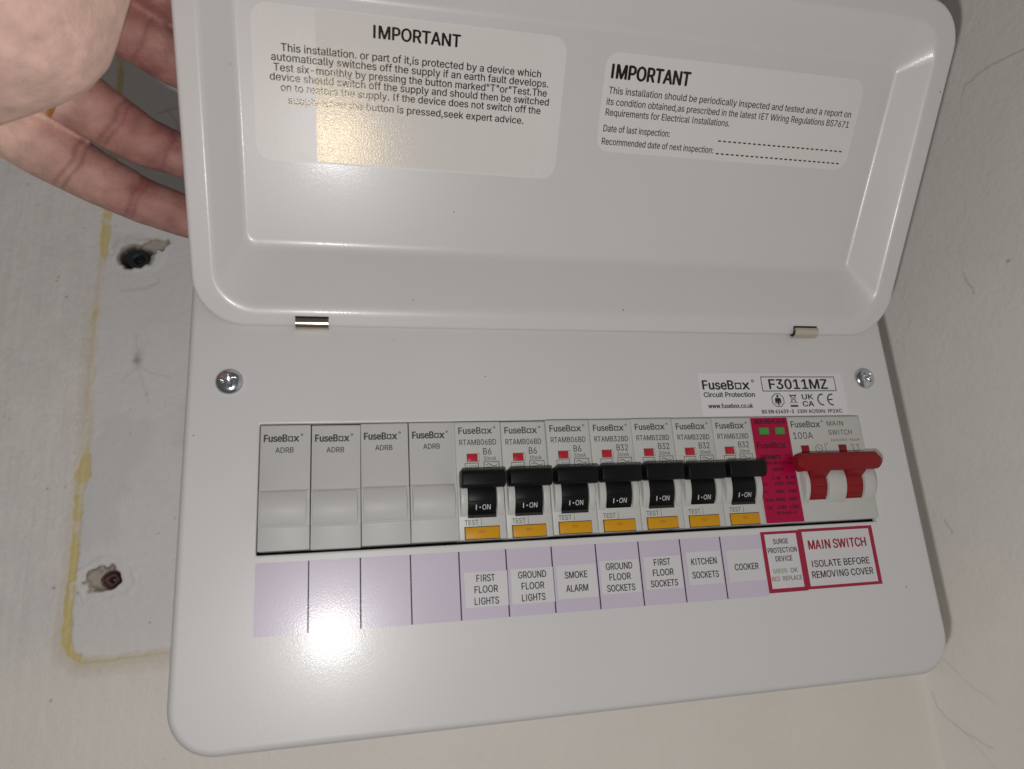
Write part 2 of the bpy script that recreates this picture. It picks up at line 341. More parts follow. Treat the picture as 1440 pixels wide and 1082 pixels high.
# side wall at the right, a little crazed
zs = np.concatenate([np.arange(WZ-.5, 90, .75), np.arange(90, 460, 12)])
ys2 = np.concatenate([np.arange(-320, -135, 10), np.arange(-135, 280, .75), np.arange(280, 470, 12)])
Zz, Yy = np.meshgrid(zs, ys2)
rel = .5*(fbm(Zz, Yy, 50, 3)-.5)+.14*(fbm(Zz, Yy, 5, 6)-.5)
c2 = np.ones(Zz.shape+(3,))*np.array((.92, .895, .85)); c2 *= (1+.09*(fbm(Zz, Yy, 70, 9)-.5)+.04*(fbm(Zz, Yy, 8, 18)-.5))[..., None]
for pts, w, a in (([(55, 216), (48.4, 217.6), (32.1, 222.4), (15.4, 223), (12.4, 218.8)], .45, .36), ([(12, 218), (10, 212)], .4, .25), ([(-12, 129.1), (-11, 121.4), (-9.2, 115.4)], .5, .35), ([(-90, -62), (-81.3, -68.8), (-67.5, -80.4), (-54.4, -86.4)], .5, .14),
                  ([(-95.3, -86.7), (-93.5, -94.5), (-86.8, -99.5), (-76.8, -105.1), (-62.8, -108.8)], .5, .26), ([(-78, -104), (-70, -112), (-64, -118)], .45, .12), ([(-60, 4), (-57, -3)], .7, .3), ([(12.4, 123.2), (13.2, 123.4)], .7, .7)):
    d = seg_dist(Zz+1.2*(vnoise(Zz, Yy, 4, 63)-.5), Yy+1.2*(vnoise(Zz, Yy, 4, 64)-.5), pts); t = np.exp(-(d/w)**2)*a; c2 = lerp3(c2, (.16, .14, .12), t); rel -= .3*t
rel += 2.0*np.exp(-(Zz-WZ)/1.6)
grid_object('side_wall', np.stack([WX-rel, Yy, Zz], -1), c2, 'side_wall_paint', flip=True)

# wall plugs left in the old holes
def plug(name, c, r, mt, label):
    b = MB(); n = 18
    rad = [r*(1+.06*math.sin(5*k)) for k in range(n)]
    ring = lambda q, z, dx=0: [(c[0]+dx+rad[k]*q*math.cos(2*math.pi*k/n), c[1]+rad[k]*q*.86*math.sin(2*math.pi*k/n), c[2]+z) for k in range(n)]
    b.loft([ring(1, -14), ring(1, -.5), ring(.94, 0), ring(.55, -.1, r*.08), ring(.42, -.9, r*.12), ring(.3, -5, r*.12)], mt, cap1=True)
    for k in range(4):
        a = k*math.pi/2+.5; b.box(c[0]+r*.8*math.cos(a)-.35, c[0]+r*.8*math.cos(a)+.35, c[1]+r*.7*math.sin(a)-.35, c[1]+r*.7*math.sin(a)+.35, c[2]-1, c[2]+.35, mt, .1)
    o = b.build(name, origin=(c[0], c[1], c[2])); tag(o, label, 'wall plug'); return o
plug('wall_plug', (-75.0, 161.2, WZ-1.4), 6.2, 'plug_dark', 'dark grey wall plug in the upper screw hole, just below the fingers')
plug('wall_plug', (-74.2, .4, WZ-2.4), 3.2, 'plug_red', 'reddish wall plug in the lower screw hole near the yellow corner')

# ------------------------------------------------------------------ consumer unit
PL, PR, PB, PT = -26.0, 277.4, -59.8, 118.
unit = empty('consumer_unit', (126, PB, -50), 'white metal consumer unit on the wall with its lid held open', 'fuse box')
b = MB()
for sx in (1,):
    o = rr(PL+1.5, PR-1.5, PB+1.5, PT-1.5, 14); i_ = rr(PL+2.7, PR-2.7, PB+2.7, PT-2.7, 13)
    b.loft([[(x, y, -97) for x, y in o], [(x, y, -11) for x, y in o], [(x, y, -11) for x, y in i_], [(x, y, -95) for x, y in i_]], 'white_enamel', cap0=True, cap1=True)
b.build('enclosure', unit)
b = MB(); Lp = []; Rb = 2.2
for z in (-13, -4, -Rb): Lp.append([(x, y, z) for x, y in rr(PL, PR, PB, PT, 16, 10)])
for k in range(1, 7):
    a = R_(15*k); q = Rb*(1-math.cos(a)); Lp.append([(x, y, -Rb+Rb*math.sin(a)) for x, y in rr(PL+q, PR-q, PB+q, PT-q, 16-q, 10)])
q = Rb+.4; Lp.append([(x, y, 0) for x, y in rr(PL+q, PR-q, PB+q, PT-q, 16-q, 10)])
HX0, HX1, HY0, HY1 = 0., 253.9, 2.7, 49.5
for e, z, r in ((.9, 0, 1.4), (.5, 0, 1.0), (.25, -.07, .8), (.07, -.25, .6), (0, -.5, .5), (0, -2.5, .5), (.6, -2.6, .5)): Lp.append([(x, y, z) for x, y in rr(HX0-e, HX1+e, HY0-e, HY1+e, r, 10)])
b.loft(Lp, 'white_enamel')
cover = b.build('cover_plate', unit, angle=50)

def screw(cx, cy, rot, parent):
    b = MB(); n = 48; R0 = 4.95; H = 2.3; rs = [0, .25, .5, .75, 1.0, 1.25, 1.5, 1.75, 2.0, 2.25, 2.5, 2.8, 3.2, 3.6, 4.0, 4.4, 4.7, 4.85, 4.95]; vs = []; fs = []
    for r in rs:
        for k in range(n):
            a = 2*math.pi*k/n; x, y = r*math.cos(a), r*math.sin(a); z = H*math.sqrt(max(0, 1-(r/R0)**2.4)) if r < R0 else 0
            c_, s_ = math.cos(rot), math.sin(rot); u, v = x*c_+y*s_, -x*s_+y*c_
            arm = max(0, 1-abs(u)/.62) if abs(v) < 2.6 else 0; arm2 = max(0, 1-abs(v)/.62) if abs(u) < 2.6 else 0
            dep = min(1, 2.2*max(arm, arm2))*max(0, 1.6-.42*max(abs(u), abs(v))); dep = max(dep, 1.5*max(0, 1-r/1.2))
            vs.append((cx+x, cy+y, z-dep+.05))
    for j in range(len(rs)-1):
        for k in range(n): l = (k+1) % n; fs.append((j*n+k, (j+1)*n+k, (j+1)*n+l, j*n+l))
    b.add(vs, fs, 'zinc', True); b.loft([[(cx+R0*math.cos(2*math.pi*k/n), cy+R0*math.sin(2*math.pi*k/n), z) for k in range(n)] for z in (-.3, .05)], 'zinc')
    return b.build('screw', parent, (cx, cy, 0), angle=60)
screw(-11.1, 65.6, .15, cover)['label'] = 'zinc cross-head screw left of the lid hinge'
screw(262.3, 66.9, .7, cover)['label'] = 'zinc cross-head screw right of the product label'

# ---- label strip under the devices
P = 17.8
b = MB(); b.sheet(0, 196.5, -24.2, 0, .12, 'lilac_film', t=.1)
for k in range(1, 11): b.stroke([(k*P, 0), (k*P, -24.1)], .5 if k > 1 else .45, .16, 'ink_matt')
strip = b.build('label_strip', unit)
NAMES = [(['FIRST', 'FLOOR', 'LIGHTS'], 72.8, 89.0, -20.0, -7.6), (['GROUND', 'FLOOR', 'LIGHTS'], 90.4, 106.8, -20.0, -7.4), (['SMOKE', 'ALARM'], 108.1, 124.0, -19.4, -7.2),
         (['GROUND', 'FLOOR', 'SOCKETS'], 125.7, 141.8, -18.9, -6.5), (['FIRST', 'FLOOR', 'SOCKETS'], 143.9, 159.7, -18.4, -6.1), (['KITCHEN', 'SOCKETS'], 162.3, 177.2, -17.9, -5.3), (['COOKER'], 179.9, 196.2, -17.9, -5.6)]
LW = {'FIRST': 6.9, 'FLOOR': 8.7, 'LIGHTS': 9.0, 'GROUND': 10.8, 'SMOKE': 8.9, 'ALARM': 8.7, 'SOCKETS': 11.4, 'KITCHEN': 11.0, 'COOKER': 10.6}
for lines, x0, x1, y0, y1 in NAMES:
    b = MB(); b.sheet(x0, x1, y0, y1, .22, 'paper_white', t=.08); cx = (x0+x1)/2+random.uniform(-.25, .25); n = len(lines)
    bl = {3: (.72, .40, .07), 2: (.60, .20), 1: (.36,)}[n]
    for tx, q in zip(lines, bl): w = LW[tx]; b.text(tx, cx-w/2, cx+w/2, y0+(y1-y0)*q, 2.45, .26, 'ink_matt', weight=.016, rot=random.uniform(-.006, .006))
    b.build('name_label', strip)['label'] = 'white paper label reading ' + ' '.join(lines)
# ---- red bordered warning labels
b = MB(); b.sheet(196.7, 214.6, -23.3, .9, .14, 'ink_crimson', t=.1); b.sheet(198.4, 213.1, -21.7, -.2, .18, 'paper_white', t=.02)
for tx, x0, x1, y in (('SURGE', 202.0, 208.9, -4.2), ('PROTECTION', 198.9, 212.3, -7.7), ('DEVICE', 201.9, 209.6, -11.1)): b.text(tx, x0, x1, y, 2.0, .22, 'ink_matt', weight=.016)
b.text('GREEN', 199.8, 206.3, -15.8, 1.75, .22, 'ink_green'); b.text('OK', 207.9, 211.2, -15.8, 1.75, .22, 'ink_matt')
b.text('RED', 198.8, 202.5, -18.8, 1.75, .22, 'ink_red'); b.text('REPLACE', 203.9, 212.7, -18.8, 1.75, .22, 'ink_matt')
b.build('surge_label', unit)['label'] = 'small red-bordered label reading surge protection device, green OK, red replace'
b = MB(); b.sheet(214.5, 250.4, -23.0, 1.2, .16, 'ink_crimson', t=.12); b.sheet(216.0, 248.5, -21.8, .0, .20, 'paper_white', t=.02)
b.text('MAIN SWITCH', 218.2, 246.0, -7.2, 3.6, .24, 'ink_red', weight=.03)
b.text('ISOLATE BEFORE', 218.4, 246.0, -14.4, 2.65, .24, 'ink_matt', weight=.016); b.text('REMOVING COVER', 217.6, 246.9, -18.7, 2.65, .24, 'ink_matt', weight=.016)
b.build('main_switch_label', unit)['label'] = 'red-bordered label reading main switch, isolate before removing cover'
# ---- product label
b = MB(); b.sheet(178.6, 250.5, 49.95, 69.2, .10, 'pale_film', t=.07); z = .14; k_ = 'ink_matt'
b.logo(180.2, 205.2, 61.9, 4.0, z, k_, weight=.032); b.text('Circuit Protection', 180.2, 204.6, 58.5, 2.1, z, k_, weight=.03); b.text('www.fusebox.co.uk', 181.6, 202.9, 53.6, 1.9, z, k_, weight=.03)
b.frame(208.8, 246.4, 60.9, 67.7, .35, z, k_); b.text('F3011MZ', 212.6, 242.0, 62.0, 4.4, z, k_, weight=.028)
b.text('BS EN 61439-3', 206.9, 222.6, 51.0, 1.55, z, k_, weight=.035); b.text('230V AC/50Hz', 224.4, 238.6, 51.0, 1.55, z, k_, weight=.03); b.text('IP2XC', 240.0, 247.2, 51.0, 1.55, z, k_, weight=.035)
oc = (215.7, 56.9); b.stroke([(oc[0]+3.1*math.cos(R_(22.5+45*k)), oc[1]+3.1*math.sin(R_(22.5+45*k))) for k in range(8)], .35, z, k_, closed=True)
b.add([(oc[0]+.6*math.cos(k*.524), oc[1]+1.75+.6*math.sin(k*.524), z) for k in range(12)], [tuple(range(12))], k_)
b.add([(oc[0]+x, oc[1]+y, z) for x, y in ((-1.5, -1.5), (-1.5, .6), (-1.0, 1.0), (1.0, 1.0), (1.5, .6), (1.5, -1.5), (.9, -1.5), (.7, -.3), (.45, -2.3), (.12, -2.3), (0, -1.0), (-.12, -2.3), (-.45, -2.3), (-.7, -.3), (-.9, -1.5))], [tuple(range(15))[::-1]], k_)
bc = (223.4, 57.3); b.stroke([(bc[0]-1.2, bc[1]+1.5), (bc[0]-.8, bc[1]-1.6), (bc[0]+.8, bc[1]-1.6), (bc[0]+1.2, bc[1]+1.5)], .3, z, k_, closed=True)
b.stroke([(bc[0]-1.9, bc[1]+2.2), (bc[0]+1.9, bc[1]-1.9)], .26, z+.02, k_); b.stroke([(bc[0]+1.9, bc[1]+2.2), (bc[0]-1.9, bc[1]-1.9)], .26, z+.04, k_)
b.stroke([(bc[0]-1.6, bc[1]+1.75), (bc[0]+1.6, bc[1]+1.75)], .35, z+.06, k_); b.sheet(bc[0]-1.9, bc[0]+1.9, bc[1]-3.5, bc[1]-2.7, z+.01, k_, t=.01)
b.text('UK', 228.0, 233.6, 57.2, 2.3, z, k_, weight=.03); b.text('CA', 227.8, 233.4, 54.0, 2.3, z, k_, weight=.03)
for cx in (238.2, 243.2):
    b.stroke([(cx+2.3*math.cos(R_(a)), 57.0+2.45*math.sin(R_(a))) for a in range(75, 290, 12)], .62, z, k_)
b.stroke([(241.0, 57.0), (243.4, 57.0)], .55, z+.02, k_)
b.build('product_label', unit)['label'] = 'pale product sticker with the maker name, F3011MZ and conformity marks'

# ---- lid: pressed steel tray hinged along its lower edge, opened 144 degrees
LH, LZ, LA = 86.95, 1.6, .616; LX0, LX1, LT = -23.9, 275.6, 139.6
ca_, sa_ = math.cos(LA), math.sin(LA)
def LF(x, s, z): d = -z; return (x, LH+s*ca_+d*sa_, LZ+s*sa_-d*ca_)            # z towards the inside of the lid
def DEP(s): return 13.8-.040*(min(max(s, 30.4), 114.5)-30.4)      # the pressed floor is a little deeper at the hinge side
def LFF(x, s, z): return LF(x, s, z-DEP(s))
def lidloop(inset, d, r=18): return [(x, y, -d) for x, y in rr(LX0+inset, LX1-inset, inset, LT-inset, r, 10)]
rim = (LX0+7.0, LX1-7.0, 4.6, LT-7.5, 15.); flo = (-5.4, 256.8, 30.4, 114.5, 3.5)
w_ = .17
def prof(u): 
    q = u*u/(2*w_) if u < w_ else (u-w_/2 if u < 1-w_ else (1-w_)-(1-u)**2/(2*w_)); return q/(1-w_)
loops = [lidloop(.9, 1.5, 17.1), lidloop(0, 1.5), lidloop(0, 1.1)]
for k in range(1, 6): a = R_(18*k); loops.append(lidloop(1.1*(1-math.cos(a)), 1.1-1.1*math.sin(a), 18-1.1*(1-math.cos(a))))
loops.append(lidloop(1.4, 0, 16.6))
US = [-.02, 0, .03, .06, .09, .12, .15, .18, .25, .5, .75, .82, .85, .88, .91, .94, .97, 1., 1.02]
def ramp(u, off):
    x0, x1, s0, s1, r = [A+(C-A)*u for A, C in zip(rim, flo)]; return [(x, y, -(DEP(y)*prof(min(max(u, 0), 1))+off)) for x, y in rr(x0, x1, s0, s1, r, 10)]
front = [ramp(u, 0) for u in US]; back = [ramp(u, 1.2) for u in US]
b = MB(); b.loft(loops+front, 'white_enamel', LF, cap1=True)
b.loft(back[::-1]+[lidloop(.9, 1.5, 17.1)], 'white_enamel', LF, cap0=True)
lid = b.build('lid', unit, LF(126, 0, 0), angle=50); lid['label'] = 'white pressed steel lid with two stickers on its inside'
zf = 0.
def lid_text(b, rows, z, mt, wgt):
    for tx, x0, x1, y, h in rows: b.text(tx, x0, x1, y, h, z, mt, LFF, wgt)
b = MB(); b.sheet(-1.0, 112.6, 59.6, 111.3, zf+.10, 'sticker_film', 5.5, LFF, .09); b.sheet(20.4, 103.8, 60.2, 110.8, zf+.13, 'sticker_overlay', 0, LFF, .03)
b.text('IMPORTANT', 40.6, 71.8, 103.8, 4.1, zf+.17, 'ink_black', LFF, .03)
lid_text(b, [('This installation. or part of it,is protected by a device which', 8.8, 103.3, 96.5, 2.5), ('automatically switches off the supply if an earth fault develops.', 5.4, 106.5, 93.3, 2.5),
             ('Test six-monthly by pressing the button marked"T"or"Test.The', 6.1, 106.3, 90.0, 2.5), ('device should switch off the supply and should then be switched', 4.7, 107.4, 86.9, 2.5),
             ('on to restore the supply. If the device does not switch off the', 8.3, 104.4, 83.6, 2.5), ('supply when the button is pressed,seek expert advice.', 10.7, 97.9, 79.5, 2.5)], zf+.17, 'ink_black', .014)
b.build('warning_sticker', lid)['label'] = 'larger IMPORTANT sticker about earth faults and the test button, with glare'
b = MB(); b.sheet(128.7, 245.0, 71.8, 108.4, zf+.10, 'sticker_film', 5.5, LFF, .09)
b.text('IMPORTANT', 131.7, 164.8, 99.0, 5.0, zf+.14, 'ink_black', LFF, .038)
lid_text(b, [('This installation should be periodically inspected and tested and a report on', 131.3, 241.7, 93.4, 2.5), ('its condition obtained,as prescribed in the latest IET Wiring Regulations BS7671', 131.0, 241.8, 89.3, 2.5),
             ('Requirements for Electrical Installations.', 131.1, 185.6, 85.4, 2.5), ('Date of last inspection:', 131.0, 159.8, 79.4, 2.5), ('Recommended date of next inspection:', 131.0, 180.4, 74.5, 2.5)], zf+.14, 'ink_black', .010)
for y in (79.5, 74.5):
    for k in range(26): x = 181.8+k*2.33; b.stroke([(x, y), (x+1.35, y)], .55, zf+.14, 'ink_black', LFF)
b.build('inspection_sticker', lid)['label'] = 'smaller IMPORTANT sticker about periodic inspection with two dotted lines'
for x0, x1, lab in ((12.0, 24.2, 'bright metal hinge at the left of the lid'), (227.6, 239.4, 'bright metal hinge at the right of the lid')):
    b = MB(); cy, cz, r = 88.6, 1.7, 3.1; ring = []
    pr = [(cy+r*math.cos(R_(a)), cz+r*math.sin(R_(a))) for a in range(-170, 60, 15)]; pi = [(cy+(r-.5)*math.cos(R_(a)), cz+(r-.5)*math.sin(R_(a))) for a in range(-170, 60, 15)]
    pr = [(cy-r*math.cos(R_(a)), cz+r*math.sin(R_(a))) for a in range(-40, 116, 12)]; pi = [(cy-(r-.5)*math.cos(R_(a)), cz+(r-.5)*math.sin(R_(a))) for a in range(-40, 116, 12)]
    b.prism(pr+pi[::-1], x0, x1, 'chrome', .12, 1)
    b.prism([(cy-1.7, cz-1.9), (cy+1.6, cz-1.9), (cy+1.6, cz+1.2), (cy-1.4, cz+1.5)], x0+.15, x1-.15, 'gap_shade', .1, 1)
    s0 = 2.7; b.sheet(x0-.1, x1+.1, s0, s0+1.5, .06, 'gap_shade', 0, LF, .05)  # dark sheet laid on the rim as the shade of a slot
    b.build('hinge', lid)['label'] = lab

# ------------------------------------------------------------------ devices in the cut-out
G1 = 'blank modules at the left of the device row'
LAB1 = ['leftmost blank grey module in the device row', 'second blank grey module from the left', 'third blank grey module from the left', 'blank grey module beside the FIRST FLOOR LIGHTS breaker']
e0 = empty('blank_module', (9.2, 3.9, 0), LAB1[0], 'blank module', G1)
b = MB(); x0, x1 = .45, 18.0
b.prism([(3.9, -35), (48.9, -35), (48.9, .5), (48.4, 1), (25.0, 1.0), (24.8, 1.35), (12.2, 1.35), (11.9, .9), (3.9, .7)], x0, x1, 'blank_plastic', .25)
b.logo(x0+1.3, x0+14.8, 42.6, 2.6, 1.06, 'ink_grey', weight=.034); b.text('ADRB', x0+5.3, x0+11.6, 38.5, 1.95, 1.06, 'ink_grey', weight=.012)
b.build('body', e0)
b = MB(); pf = [(12.5+12*k/10, 1.7+2.4*math.sin(math.pi*(.06+.88*k/10))) for k in range(11)]
b.prism([(24.5, .5)]+[(12.5, .5)]+pf if False else [(12.5, .5), (24.5, .5)]+pf[::-1], x0+.7, x1-1.2, 'blank_plastic', .15)
b.build('nose_cover', e0)
for i in range(4):
    o = e0 if i == 0 else copy_tree(e0); o.location = B((9.2+17.82*i, 3.9+(.0, -.25, .1, .2)[i], (0, -.15, .05, .0)[i])); o['label'] = LAB1[i]; o.rotation_euler.y = R_((0, .15, -.1, .1)[i])

ZF = 3.0
def arc(cy, cz, r, a0, a1, n): return [(cy+r*math.cos(R_(a0+(a1-a0)*k/n)), cz+r*math.sin(R_(a0+(a1-a0)*k/n))) for k in range(n+1)]
def cheek(b, x0, x1, mt='grey_plastic', r=11.4, cy=20.4, cz=-5.2):
    a = math.degrees(math.asin((2.6-cz)/r)); b.prism([(cy-r*math.cos(R_(a)), 1.5), (cy+r*math.cos(R_(a)), 1.5)]+arc(cy, cz, r, a, 180-a, 16), x0, x1, mt, .3)
def drum(b, x0, x1, mt, r=10.9, cy=20.4, cz=-5.2):
    a = math.degrees(math.asin((2.6-cz)/r)); b.prism([(cy-r*math.cos(R_(a)), 1.5), (cy+r*math.cos(R_(a)), 1.5)]+arc(cy, cz, r, a, 180-a, 16), x0, x1, mt, .15)
    for am in (122, 131, 104):                                   # moulded ridges on the drum
        p = (cy+r*math.cos(R_(am)), cz+r*math.sin(R_(am))); t = R_(am-90)
        q = [(p[0]+du*math.cos(t)-dv*math.sin(t), p[1]+du*math.sin(t)+dv*math.cos(t)) for du, dv in ((-.28, -.3), (.28, -.3), (.2, .22), (-.2, .22))]
        b.prism(q, x0+.15, x1-.15, mt, .05, 1)
def drum_frame(x, y, z, am=116., r=10.9, cy=20.4, cz=-5.2):       # y measured along the drum from angle am
    t = R_(am-90); p = (cy+(r+z)*math.cos(R_(am)), cz+(r+z)*math.sin(R_(am))); return (x, p[0]+y*math.cos(t), p[1]+y*math.sin(t))
def rcbo(rating, code, first, label):
    e = empty('circuit_breaker', (80.4, 3.9, ZF), label, 'circuit breaker', 'circuit breakers with black levers in the device row'); x0 = 71.4; x1 = x0+17.95
    b = MB(); b.prism([(3.9, -40), (48.8, -40), (48.8, ZF-.6), (48.2, ZF), (3.9, ZF)], x0, x1, 'grey_plastic', .35); z = ZF+.05; k = 'ink_grey'
    cheek(b, x0+.8, x0+3.4); cheek(b, x0+14.55, x0+17.15); b.box(x0+.35, x0+.8, 12.6, 28.0, 1.5, ZF+.35, 'grey_plastic', .12); b.box(x0+17.15, x0+17.6, 12.6, 28.0, 1.5, ZF+.35, 'grey_plastic', .12)
    b.logo(x0+1.5, x0+16.0, 43.9, 2.5, z, k, weight=.022); b.text(code, x0+1.6, x0+16.0, 39.5, 2.15, z, k, weight=.008)
    b.text(rating, x0+10.7, x0+(13.9 if len(rating) == 2 else 15.6), 35.7, 2.5, z, k, weight=.004); b.text('30mA', x0+10.7, x0+15.6, 33.4, 1.5, z, k)
    b.frame(x0+3.3, x0+8.7, 29.0, 32.6, .22, z, k); b.text('6000', x0+3.9, x0+8.2, 30.0, 1.6, z, k)
    b.frame(x0+10.6, x0+16.7, 28.6, 33.0, .22, z, k)
    for yy in (31.6, 30.4): b.stroke([(x0+11.5+4.3*t/12, yy+.5*math.sin(t/12*2*math.pi)) for t in range(13)], .26, z, k)
    b.text('TEST', x0+2.2, x0+7.4, 9.4, 1.8, z, k); b.stroke([(x0+8.5, 9.0), (x0+8.5, 11.8)], .14, z, k)
    b.build('body', e)
    b = MB(); drum(b, x0+3.7, x0+14.25, 'black_plastic'); b.box(x0+3.5, x0+14.45, 11.9, 28.5, 1.5, ZF+.05, 'gap_shade', 0)  # the flat dark box paints the shade between lever and cheeks
    b.prism([(22.9, 3.6), (22.3, 8.8), (22.5, 10.0), (23.4, 10.7), (27.6, 10.9), (28.8, 10.3), (29.2, 9.0), (29.3, 3.6)], x0+.75, x0+17.2, 'black_plastic', .6, 3)
    b.prism([(24.0, 1.8), (22.9, 7.2), (28, 7.2), (28.3, 1.8)], x0+3.85, x0+14.1, 'black_plastic', .2)
    b.text('I', x0+6.4, x0+6.75, -.95, 2.0, .06, 'ink_white', drum_frame, .0); b.stroke([(x0+7.8, .0), (x0+8.3, .0)], .45, .06, 'ink_white', drum_frame); b.text('ON', x0+8.9, x0+12.0, -.95, 2.0, .06, 'ink_white', drum_frame, .002)
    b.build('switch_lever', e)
    b = MB(); b.box(x0+4.2, x0+9.1, 33.0, 36.2, ZF-.5, ZF+.04, 'ink_grey', 0); b.box(x0+4.4, x0+9.0, 33.15, 36.05, ZF-.5, ZF+.08, 'blank_plastic', 0); b.box(x0+4.4, x0+8.35, 33.2, 36.0, ZF-.5, ZF+.30, 'indicator_red', .12)
    b.build('indicator', e)
    b = MB(); b.box(x0+1.95, x0+15.35, 3.97, 8.75, ZF-1, ZF+.05, 'gap_shade', 0); b.box(x0+2.2, x0+15.1, 4.2, 8.5, ZF-1, ZF+.75, 'yellow_plastic', .25); b.text('TEST', x0+7.2, x0+9.6, 6.3, .9, ZF+.78, 'ink_crimson', weight=.0)  # dark surround imitates the shaded recess around the button
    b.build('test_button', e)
    return e
PITCH = 18.15
CIRC = ['FIRST FLOOR LIGHTS', 'GROUND FLOOR LIGHTS', 'SMOKE ALARM', 'GROUND FLOOR SOCKETS', 'FIRST FLOOR SOCKETS', 'KITCHEN SOCKETS', 'COOKER']
lab = lambda i: 'grey circuit breaker with black lever, marked %s, above the %s label' % ('B6' if i < 3 else 'B32', CIRC[i])
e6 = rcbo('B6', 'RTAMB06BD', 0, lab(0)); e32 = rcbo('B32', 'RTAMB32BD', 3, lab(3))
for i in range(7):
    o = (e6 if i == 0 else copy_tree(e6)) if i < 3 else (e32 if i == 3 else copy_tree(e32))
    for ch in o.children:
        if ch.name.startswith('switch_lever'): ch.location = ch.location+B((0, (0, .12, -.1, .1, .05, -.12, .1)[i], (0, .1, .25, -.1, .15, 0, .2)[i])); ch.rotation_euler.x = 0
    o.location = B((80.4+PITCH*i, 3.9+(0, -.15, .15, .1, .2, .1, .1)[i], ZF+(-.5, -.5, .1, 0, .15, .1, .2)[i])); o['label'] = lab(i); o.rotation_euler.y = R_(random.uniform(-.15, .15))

# surge protection device
def z3(x): return (x-23.26)*.9926+23.26
def y3(y): return (y+16.1)*.9926-16.1
sx0 = 71.4+7*PITCH
e = empty('surge_protector', (sx0+9, 3.9, ZF), 'magenta surge protection device with two green windows', 'surge protector')
b = MB(); b.prism([(3.9, -40), (48.9, -40), (48.9, ZF-.6), (48.3, ZF), (3.9, ZF)], sx0, sx0+17.95, 'grey_plastic', .35); b.sheet(sx0+.15, sx0+17.8, 4.1, 48.4, ZF+.08, 'magenta_film', .3, t=.06); z = ZF+.12; k = 'ink_maroon'
b.logo(z3(201.2), z3(216.6), y3(35.6), 2.5, z, k, weight=.024)
for tx, a, c, y, h, w in (('RED:REPLACE', 201.6, 216.7, 46.3, 1.7, .02), ('SPD1MT2', 202.0, 211.6, 30.9, 1.7, .03), ('T2', 214.3, 216.6, 30.9, 1.5, .0), ('SURGE PROTECTION', 202.0, 217.0, 28.5, 1.2, .01), ('DEVICE', 206.6, 212.2, 25.8, 1.3, .01), ('L-N', 206.2, 209.5, 22.0, 1.5, .01), ('N-PE', 212.3, 217.0, 22.0, 1.5, .01),
                          ('Uc:', 201.0, 203.4, 19.7, 1.2, .01), ('275V~', 206.6, 211.4, 19.7, 1.4, .01), ('255V~', 212.2, 217.0, 19.7, 1.4, .01), ('In:', 201.0, 203.0, 16.5, 1.2, .01), ('20kA', 206.6, 210.6, 16.5, 1.4, .01), ('20kA', 212.4, 216.4, 16.5, 1.4, .01),
                          ('Imax:', 201.0, 205.2, 13.2, 1.3, .01), ('40kA', 206.0, 210.2, 13.2, 1.4, .01), ('40kA', 212.0, 216.2, 13.2, 1.4, .01), ('Up:', 201.4, 203.8, 9.9, 1.3, .01), ('1.3kV', 206.2, 210.6, 9.9, 1.4, .01), ('1.5kV', 212.0, 216.3, 9.9, 1.4, .01), ('IEC61643-11', 205.6, 214.9, 7.7, 1.1, .01)):
    b.text(tx, z3(a), z3(c), y3(y), h, z, k, weight=w+.022)
b.frame(z3(213.9), z3(217.0), y3(30.4), y3(33.0), .16, z, k)
b.build('body', e)
for a, c in ((203.2, 207.9), (211.0, 215.6)):
    b = MB(); b.box(z3(a)-.15, z3(c)+.15, y3(41.3), y3(44.8), ZF-.5, ZF+.10, 'ink_maroon', 0); b.box(z3(a), z3(c), y3(41.5), y3(44.6), ZF-.5, ZF+.16, 'indicator_green', 0); b.box(z3(a)+.25, z3(c)-.9, y3(41.9), y3(44.4), ZF-.5, ZF+.45, 'indicator_green', .15)
    b.build('window', e)

# main switch
mx0 = sx0+PITCH; mx1 = mx0+36.1
e = empty('main_switch', (mx0+18, 3.9, ZF), 'wide grey main switch with a red bar handle across two stems', 'main switch')
b = MB(); b.prism([(3.9, -40), (48.9, -40), (48.9, ZF-.6), (48.3, ZF), (3.9, ZF)], mx0, mx1, 'grey_plastic', .45); z = ZF+.05; k = 'ink_grey'
for a, c in ((.9, 3.0), (12.0, 20.6), (29.6, 35.2)): cheek(b, mx0+a, mx0+c, r=12.2, cz=-5.2)
b.logo(z3(219.3), z3(235.4), y3(44.4), 2.7, z, k, weight=.016)
for tx, a, c, y, h in (('MAIN', 237.3, 245.6, 44.9, 2.1), ('SWITCH', 237.3, 249.2, 40.8, 2.2), ('100A', 219.5, 229.2, 39.3, 2.9), ('230V/400V~ AC22A', 237.8, 252.6, 38.0, .9)): b.text(tx, z3(a), z3(c), y3(y), h, z, k)
cc = (z3(231.2), y3(34.9)); b.stroke([(cc[0]+1.7*math.cos(a*.524), cc[1]+1.7*math.sin(a*.524)) for a in range(12)], .22, z, k, closed=True); b.stroke([(cc[0]-.9, cc[1]+.8), (cc[0]+.9, cc[1]-.8)], .2, z, k)
b.stroke([(z3(234.4), y3(32.6)), (z3(234.4), y3(37.4))], .2, z, k); b.text('2', z3(235.2), z3(235.9), y3(36.4), .9, z, k); b.text('1', z3(235.2), z3(235.6), y3(32.9), .9, z, k)
for a in (248.5, 251.2): b.stroke([(z3(a)-.9, y3(36.6)), (z3(a), y3(35.4)), (z3(a), y3(33.4))], .18, z, k); b.stroke([(z3(a)-.5, y3(36.2)), (z3(a)+.5, y3(36.2))], .18, z, k)
b.stroke([(z3(248.5), y3(33.4)), (z3(251.2), y3(33.4))], .18, z, k)
b.build('body', e)
b = MB(); cx = mx0+17.2; hw = 20.4
